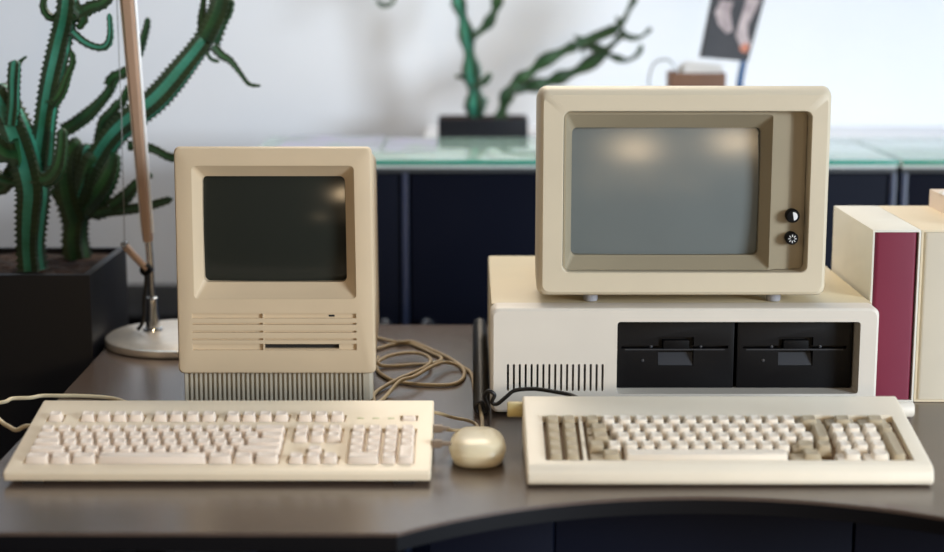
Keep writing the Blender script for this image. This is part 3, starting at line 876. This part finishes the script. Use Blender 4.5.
cactus('large cactus, leftmost in tall planter, thick pale-based trunk and upright teal stem', 'cactus', (-0.6938, 2.5689, 0.84),
   [([(-0.679, 2.515, 0.855), (-0.681, 2.515, 0.894), (-0.677, 2.515, 0.941), (-0.673, 2.515, 0.98), (-0.679, 2.515, 1.018), (-0.69, 2.515, 1.057), (-0.706, 2.515, 1.099), (-0.728, 2.515, 1.14)], 0.0233, 0.0304, T),
    ([(-0.671, 2.535, 0.985), (-0.662, 2.535, 1.039), (-0.649, 2.525, 1.102), (-0.637, 2.525, 1.155), (-0.623, 2.525, 1.208), (-0.609, 2.515, 1.256), (-0.603, 2.515, 1.327)], 0.0203, 0.0172, T)],
   [([(-0.695, 2.495, 1.081), (-0.691, 2.495, 1.111), (-0.689, 2.495, 1.149), (-0.686, 2.495, 1.179)], 0.0111, 0.0101, T),
    ([(-0.694, 2.515, 1.16), (-0.684, 2.515, 1.175), (-0.673, 2.515, 1.184)], 0.0061, 0.002, D_),
    ([(-0.638, 2.515, 1.11), (-0.623, 2.515, 1.13), (-0.612, 2.515, 1.157), (-0.604, 2.515, 1.175), (-0.606, 2.515, 1.193)], 0.0091, 0.0051, D_),
    ([(-0.603, 2.515, 1.22), (-0.586, 2.515, 1.205), (-0.567, 2.515, 1.197), (-0.553, 2.515, 1.199), (-0.546, 2.515, 1.214), (-0.546, 2.515, 1.248)], 0.0081, 0.0051, T),
    ([(-0.611, 2.515, 1.247), (-0.627, 2.515, 1.241), (-0.638, 2.515, 1.244), (-0.645, 2.515, 1.258), (-0.641, 2.515, 1.279)], 0.0081, 0.0051, D_),
    ([(-0.606, 2.515, 1.241), (-0.59, 2.515, 1.247), (-0.572, 2.515, 1.257), (-0.556, 2.515, 1.262), (-0.541, 2.515, 1.276)], 0.0132, 0.0091, D_),
    ([(-0.599, 2.515, 1.26), (-0.585, 2.515, 1.241), (-0.594, 2.515, 1.223)], 0.0142, 0.0051, D_),
    ([(-0.678, 2.515, 0.983), (-0.696, 2.515, 0.992), (-0.716, 2.515, 0.995), (-0.738, 2.515, 1.008)], 0.0122, 0.0101, D_),
    ([(-0.689, 2.535, 1.024), (-0.71, 2.535, 1.005), (-0.723, 2.535, 0.984), (-0.742, 2.535, 0.977)], 0.0182, 0.0142, D_),
    ([(-0.681, 2.545, 0.984), (-0.669, 2.545, 1.007), (-0.674, 2.545, 1.038), (-0.682, 2.545, 1.069)], 0.0243, 0.0142, D_),
    ([(-0.685, 2.495, 1.043), (-0.703, 2.495, 1.043), (-0.724, 2.495, 1.059)], 0.0263, 0.0203, D_),
    ([(-0.67, 2.505, 1.0), (-0.647, 2.505, 0.997), (-0.631, 2.505, 1.015), (-0.624, 2.505, 1.045), (-0.622, 2.505, 1.076)], 0.0142, 0.0101, D_)])
cactus('large cactus behind the lamp, with a long stem slanting up to the right', 'cactus', (-0.6343, 2.6253, 0.84),
   [([(-0.641, 2.655, 0.844), (-0.646, 2.655, 0.88), (-0.641, 2.655, 0.921), (-0.629, 2.655, 0.954), (-0.618, 2.655, 0.992), (-0.602, 2.655, 1.024)], 0.0214, 0.0257, D_),
    ([(-0.609, 2.655, 1.003), (-0.587, 2.655, 1.038), (-0.558, 2.655, 1.069), (-0.505, 2.655, 1.111), (-0.46, 2.655, 1.162), (-0.42, 2.655, 1.212)], 0.0235, 0.0225, T)],
   [([(-0.422, 2.655, 1.203), (-0.41, 2.655, 1.228), (-0.4, 2.655, 1.253), (-0.396, 2.655, 1.284)], 0.0235, 0.0214, D_),
    ([(-0.427, 2.655, 1.212), (-0.429, 2.655, 1.238), (-0.425, 2.655, 1.272)], 0.0096, 0.0053, D_),
    ([(-0.413, 2.655, 1.193), (-0.399, 2.655, 1.178), (-0.387, 2.655, 1.171), (-0.371, 2.655, 1.151), (-0.357, 2.655, 1.133), (-0.338, 2.655, 1.13)], 0.0096, 0.0032, D_),
    ([(-0.426, 2.655, 1.193), (-0.418, 2.655, 1.174), (-0.403, 2.655, 1.168)], 0.0043, 0.0043, D_),
    ([(-0.404, 2.655, 1.228), (-0.391, 2.655, 1.244), (-0.384, 2.655, 1.269)], 0.0128, 0.0096, D_),
    ([(-0.657, 2.655, 1.059), (-0.643, 2.655, 1.066), (-0.614, 2.655, 1.087), (-0.585, 2.655, 1.117), (-0.575, 2.655, 1.135)], 0.0139, 0.0096, D_),
    ([(-0.58, 2.655, 1.13), (-0.573, 2.655, 1.143), (-0.557, 2.655, 1.151), (-0.543, 2.655, 1.162), (-0.531, 2.655, 1.187), (-0.519, 2.655, 1.219), (-0.515, 2.655, 1.239)], 0.0118, 0.0064, D_),
    ([(-0.599, 2.655, 1.04), (-0.592, 2.655, 1.072), (-0.578, 2.655, 1.088), (-0.565, 2.655, 1.107)], 0.0128, 0.0086, D_),
    ([(-0.568, 2.655, 1.095), (-0.558, 2.655, 1.111), (-0.548, 2.655, 1.133)], 0.0086, 0.0064, D_),
    ([(-0.622, 2.655, 0.962), (-0.617, 2.655, 0.926), (-0.588, 2.655, 0.928), (-0.555, 2.655, 0.931), (-0.519, 2.655, 0.938), (-0.485, 2.655, 0.948)], 0.016, 0.0075, D_),
    ([(-0.584, 2.655, 0.934), (-0.561, 2.655, 0.952), (-0.54, 2.655, 0.975), (-0.517, 2.655, 0.988)], 0.015, 0.0086, D_),
    ([(-0.554, 2.655, 1.034), (-0.532, 2.655, 1.034), (-0.51, 2.655, 1.027), (-0.491, 2.655, 1.017), (-0.474, 2.655, 1.014)], 0.0096, 0.0096, D_),
    ([(-0.637, 2.655, 0.913), (-0.651, 2.655, 0.954), (-0.656, 2.655, 0.995), (-0.645, 2.655, 1.03), (-0.631, 2.655, 1.043)], 0.0278, 0.015, D_),
    ([(-0.63, 2.655, 0.929), (-0.603, 2.655, 0.962), (-0.585, 2.655, 0.995), (-0.578, 2.655, 1.024)], 0.0278, 0.015, D_),
    ([(-0.642, 2.655, 0.938), (-0.628, 2.655, 0.979), (-0.623, 2.655, 1.014), (-0.616, 2.655, 1.037)], 0.0257, 0.015, T),
    ([(-0.646, 2.655, 0.926), (-0.662, 2.655, 0.938), (-0.671, 2.655, 0.952), (-0.68, 2.655, 0.966)], 0.0107, 0.0086, D_)])
cactus('slim upright cactus in the left half of the small pot', 'cactus', (0.008, 3.78, 0.959),
   [([(0.008, 3.78, 0.977), (0.007, 3.78, 1.034), (0.0, 3.78, 1.079), (-0.007, 3.78, 1.141), (-0.018, 3.78, 1.203), (-0.032, 3.78, 1.252), (-0.045, 3.78, 1.308)], 0.0242, 0.0167, T)],
   [([(0.007, 3.78, 1.027), (0.021, 3.78, 1.02), (0.039, 3.78, 1.03)], 0.0149, 0.0056, T),
    ([(0.0, 3.78, 1.064), (0.018, 3.78, 1.064), (0.032, 3.78, 1.073), (0.043, 3.78, 1.089)], 0.0167, 0.0074, D_),
    ([(-0.005, 3.78, 1.073), (-0.023, 3.78, 1.079), (-0.039, 3.78, 1.082)], 0.0112, 0.0037, D_),
    ([(-0.002, 3.78, 1.167), (0.014, 3.78, 1.179), (0.034, 3.78, 1.197), (0.048, 3.78, 1.221), (0.057, 3.78, 1.248), (0.063, 3.78, 1.297)], 0.0112, 0.0167, D_),
    ([(-0.029, 3.78, 1.246), (-0.072, 3.78, 1.301), (-0.14, 3.78, 1.306), (-0.167, 3.78, 1.27), (-0.181, 3.78, 1.246), (-0.203, 3.78, 1.241), (-0.217, 3.78, 1.257)], 0.0112, 0.0056, D_),
    ([(0.009, 3.78, 1.0), (-0.005, 3.78, 1.018), (-0.009, 3.78, 1.036)], 0.0112, 0.0074, T)], lump=(.27, 92))
cactus('slim leaning cactus stretching right from the small pot towards the picture card', 'cactus', (0.0639, 3.77, 0.96),
   [([(0.064, 3.77, 0.978), (0.071, 3.77, 1.01), (0.082, 3.77, 1.042), (0.1, 3.77, 1.067), (0.127, 3.77, 1.085), (0.161, 3.77, 1.114), (0.199, 3.77, 1.134), (0.24, 3.77, 1.154)], 0.0167, 0.0186, D_),
    ([(0.24, 3.77, 1.152), (0.276, 3.77, 1.168), (0.307, 3.77, 1.181), (0.332, 3.77, 1.192)], 0.0223, 0.0111, D_)],
   [([(0.091, 3.77, 1.06), (0.118, 3.77, 1.055), (0.168, 3.77, 1.067), (0.209, 3.77, 1.082), (0.245, 3.77, 1.098), (0.277, 3.77, 1.118), (0.304, 3.77, 1.136)], 0.0167, 0.0186, D_),
    ([(0.249, 3.77, 1.152), (0.272, 3.77, 1.148), (0.295, 3.77, 1.139), (0.317, 3.77, 1.127), (0.351, 3.77, 1.118), (0.376, 3.77, 1.132), (0.385, 3.77, 1.154)], 0.013, 0.0056, D_),
    ([(0.304, 3.77, 1.141), (0.319, 3.77, 1.154), (0.337, 3.77, 1.175), (0.344, 3.77, 1.19)], 0.0111, 0.0074, D_),
    ([(0.33, 3.77, 1.19), (0.345, 3.77, 1.212), (0.356, 3.77, 1.235), (0.369, 3.77, 1.262), (0.378, 3.77, 1.297)], 0.0093, 0.0074, D_),
    ([(0.337, 3.77, 1.177), (0.362, 3.77, 1.168), (0.385, 3.77, 1.172), (0.405, 3.77, 1.19)], 0.0074, 0.0056, D_),
    ([(0.332, 3.77, 1.195), (0.327, 3.77, 1.217)], 0.0074, 0.0037, D_)], lump=(.27, 92))


# ------------------------------------------------------------------ things on the glass top
GT = .9526
t = thing('picture_stand', 'slanted dark picture card on a blue pole, behind the large monitor', 'picture stand', (0.5539, 3.47, GT))
pb_ = 0.5556
obj('foot_plate', box(BM(), pb_ - .020, pb_ + .06, 3.45, 3.53, GT, GT + .006, .002), 'pole', t)
obj('pole', tube(BM(), [(pb_ - .002, 3.48, GT + .005), (pb_ + .006, 3.48, 1.0801), (0.5844, 3.56, 1.139), (0.6115, 3.6, 1.244)], .0075, 10), 'pole', t)
BL, BR_, TR, TL = [Vector(p) for p in [(0.4758, 3.44, 1.1402), (0.5796, 3.49, 1.1296), (0.6445, 3.54, 1.3488), (0.521, 3.49, 1.3562)]]
TR = BR_ + (TL - BL) + (BR_ - BL) * .16
nn = (BR_ - BL).cross(TL - BL).normalized()
def quad_solid(ps, d0, d1): return loft(BM(), [[p + nn * d0 for p in ps], [p + nn * d1 for p in ps]])
def uv(a, b): return (BL.lerp(BR_, a)).lerp(TL.lerp(TR, a), b)
cd = obj('card', quad_solid([BL, BR_, TR, TL], -.011, 0.0), 'card', t)
sgn = 1 if nn.y < 0 else -1
def patch(uvs, m, h):
    obj('printed_shape', quad_solid([uv(a, b) for a, b in [(p, q * .54) for p, q in uvs]], sgn * .0002 if sgn > 0 else -.0112 - h, sgn * h if sgn > 0 else -.0112), m, cd)
patch([(.14, 1.0), (.08, .78), (.20, .58), (.40, .44), (.52, .50), (.44, .66), (.38, .84), (.40, 1.0)], 'print1', .0006)
patch([(.60, .42), (.76, .24), (.92, .20), (.96, .30), (.84, .46), (.80, .62), (.92, 1.1), (.64, 1.1), (.62, .66)], 'print1', .0006)
patch([(.74, .22), (.80, .15), (.92, .14), (.95, .26), (.84, .32)], 'print2', .0010)

bx = [0.4172, 0.5298]
t = thing('open_box', 'brown box with white papers and thin wire hoop, behind the large monitor', 'box', (sum(bx) / 2, 3.50, GT))
zt_ = 1.1062
b = box(BM(), bx[0], bx[1], 3.46, 3.56, GT + .0002, zt_, .002)
b = cut(b, [box(BM(), bx[0] + .003, bx[1] - .003, 3.463, 3.557, GT + .006, zt_ + .05)])
obj('carton', b, 'brown', t)
for k in range(4):
    mt = Matrix.Translation(((bx[0] + bx[1]) / 2 + .006, 3.49 + .014 * k, zt_ - .04)) @ Matrix.Rotation(.12 - .06 * k, 4, 'Y')
    obj('paper', box(BM(), -.040, .040, -.001, .001, -.05,   .060 - .003 * k, mat=mt), 'paper', t)
hp = [(0.4229, 3.47, 1.0786), (0.4264, 3.47, 1.1077), (0.4155, 3.47, 1.1285), (0.4008, 3.47, 1.1337), (0.3842, 3.47, 1.1285), (0.3741, 3.47, 1.1119), (0.3704, 3.47, 1.0869), (0.373, 3.47, 1.0577)]
obj('wire_hoop', tube(BM(), hp, .0022, 8), 'wire', t)

for k, (x0, x1, y0, y1, h, lab) in enumerate(((-.40, -.19, 3.34, 3.63, .006, 'lilac-grey magazine lying on the glass behind the upright computer, left one'),
                                              (-.175, -.02, 3.36, 3.60, .004, 'lilac-grey magazine lying on the glass beside the small pot, right one'))):
    if k: x0, x1 = -.182, -.075
    t = thing('magazine', lab, 'magazine', ((x0 + x1) / 2, (y0 + y1) / 2, GT))
    obj('pages', box(BM(), x0 + .001, x1 - .001, y0 + .001, y1 - .001, GT + .0006, GT + h, 0), 'paper', t)
    obj('cover', box(BM(), x0, x1, y0, y1, GT + h, GT + h + .0006, 0), 'mag', t)
    obj('back_cover', box(BM(), x0, x1, y0, y1, GT, GT + .0006, 0), 'mag', t)

# ------------------------------------------------------------------ world, lights, camera
w = bpy.data.worlds.new('room_light')
bpy.context.scene.world = w
w.use_nodes = True
nt = w.node_tree
bg = nt.nodes['Background']
tc = nt.nodes.new('ShaderNodeTexCoord')
sp = nt.nodes.new('ShaderNodeSeparateXYZ')
nt.links.new(tc.outputs['Generated'], sp.inputs['Vector'])
mr = nt.nodes.new('ShaderNodeMapRange')
mr.inputs['From Min'].default_value = -1; mr.inputs['From Max'].default_value = 1
nt.links.new(sp.outputs['X'], mr.inputs['Value'])
rp = nt.nodes.new('ShaderNodeValToRGB')
rp.color_ramp.elements[0].color = (0.50, 0.36, 0.24, 1)
rp.color_ramp.elements[1].color = (0.55, 0.68, 0.90, 1)
e = rp.color_ramp.elements.new(0.5); e.color = (0.42, 0.42, 0.44, 1)
nt.links.new(mr.outputs['Result'], rp.inputs['Fac'])
nt.links.new(rp.outputs['Color'], bg.inputs['Color'])
mz = nt.nodes.new('ShaderNodeMapRange')
mz.inputs['From Min'].default_value = -0.5; mz.inputs['From Max'].default_value = 0.3
mz.inputs['To Min'].default_value = 0.27 * 0.2; mz.inputs['To Max'].default_value = 0.27
nt.links.new(sp.outputs['Z'], mz.inputs['Value'])
nt.links.new(mz.outputs['Result'], bg.inputs['Strength'])

def area(name, loc, target, size, power, col, size_y=None):
    l = bpy.data.lights.new(name, 'AREA')
    l.energy = power; l.color = col; l.size = size
    if size_y: l.shape = 'RECTANGLE'; l.size_y = size_y
    o = bpy.data.objects.new(name, l); link(o)
    o.location = loc
    o.rotation_euler = (Vector(target) - Vector(loc)).to_track_quat('-Z', 'Y').to_euler()
    return o
area('window_light', (4.2, -1.2, 1.85), (0.0, 2.9, 1.0), 1.5, 285, (0.79, 0.895, 1.0))
area('ceiling_light', (0.05, 3.3, 2.3), (-0.1, 1.9, 0.74), 1.0, 25, (1.0, 0.85, 0.66))
area('front_fill', (-2.4, -0.6, 2.1), (-0.1, 2.1, 0.85), 1.4, 8, (1.0, 0.80, 0.56))  # weak warm fill added for the front faces
area('wall_fill', (-0.2, 2.7, 3.6), (-0.2, 4.05, 1.2), 5.0, 26, (0.60, 0.79, 1.0), 0.6)  # added bluish fill that brightens the back wall evenly
for i, (loc, pw, r) in enumerate([((0.37, -1.46, 1.3), 36, 0.13), ((1.32, -1.32, 1.4), 36, 0.13), ((0.01, -1.45, 0.74), 2, 0.08), ((0.47, -1.45, 0.74), 2, 0.08), ((0.9, -1.4, 0.72), 2, 0.08)]):
    l = bpy.data.lights.new('pendant_and_glint_light', 'POINT')  # first lamps mirror in the screen; the low weak ones are added glint sources
    l.energy = pw; l.color = (1.0, 0.74, 0.45); l.shadow_soft_size = r
    o = bpy.data.objects.new('pendant_and_glint_light', l); link(o); o.location = loc

cam = bpy.data.cameras.new('camera')
co = bpy.data.objects.new('camera', cam); link(co)
co.location = (0, 0, 1.297)
co.rotation_euler = (math.radians(90 - 10.17034), 0, 0)
cam.sensor_width = 36
cam.lens = 1650 / 944 * 36
cam.clip_start = 0.05
cam.dof.use_dof = True
cam.dof.focus_distance = 2.16
cam.dof.aperture_fstop = 2.5
sc = bpy.context.scene
sc.camera = co
sc.view_settings.view_transform = 'Standard'
sc.view_settings.look = 'None'
sc.view_settings.gamma = 1.0
sc.view_settings.use_curve_mapping = False
sc.view_settings.exposure = 0.16
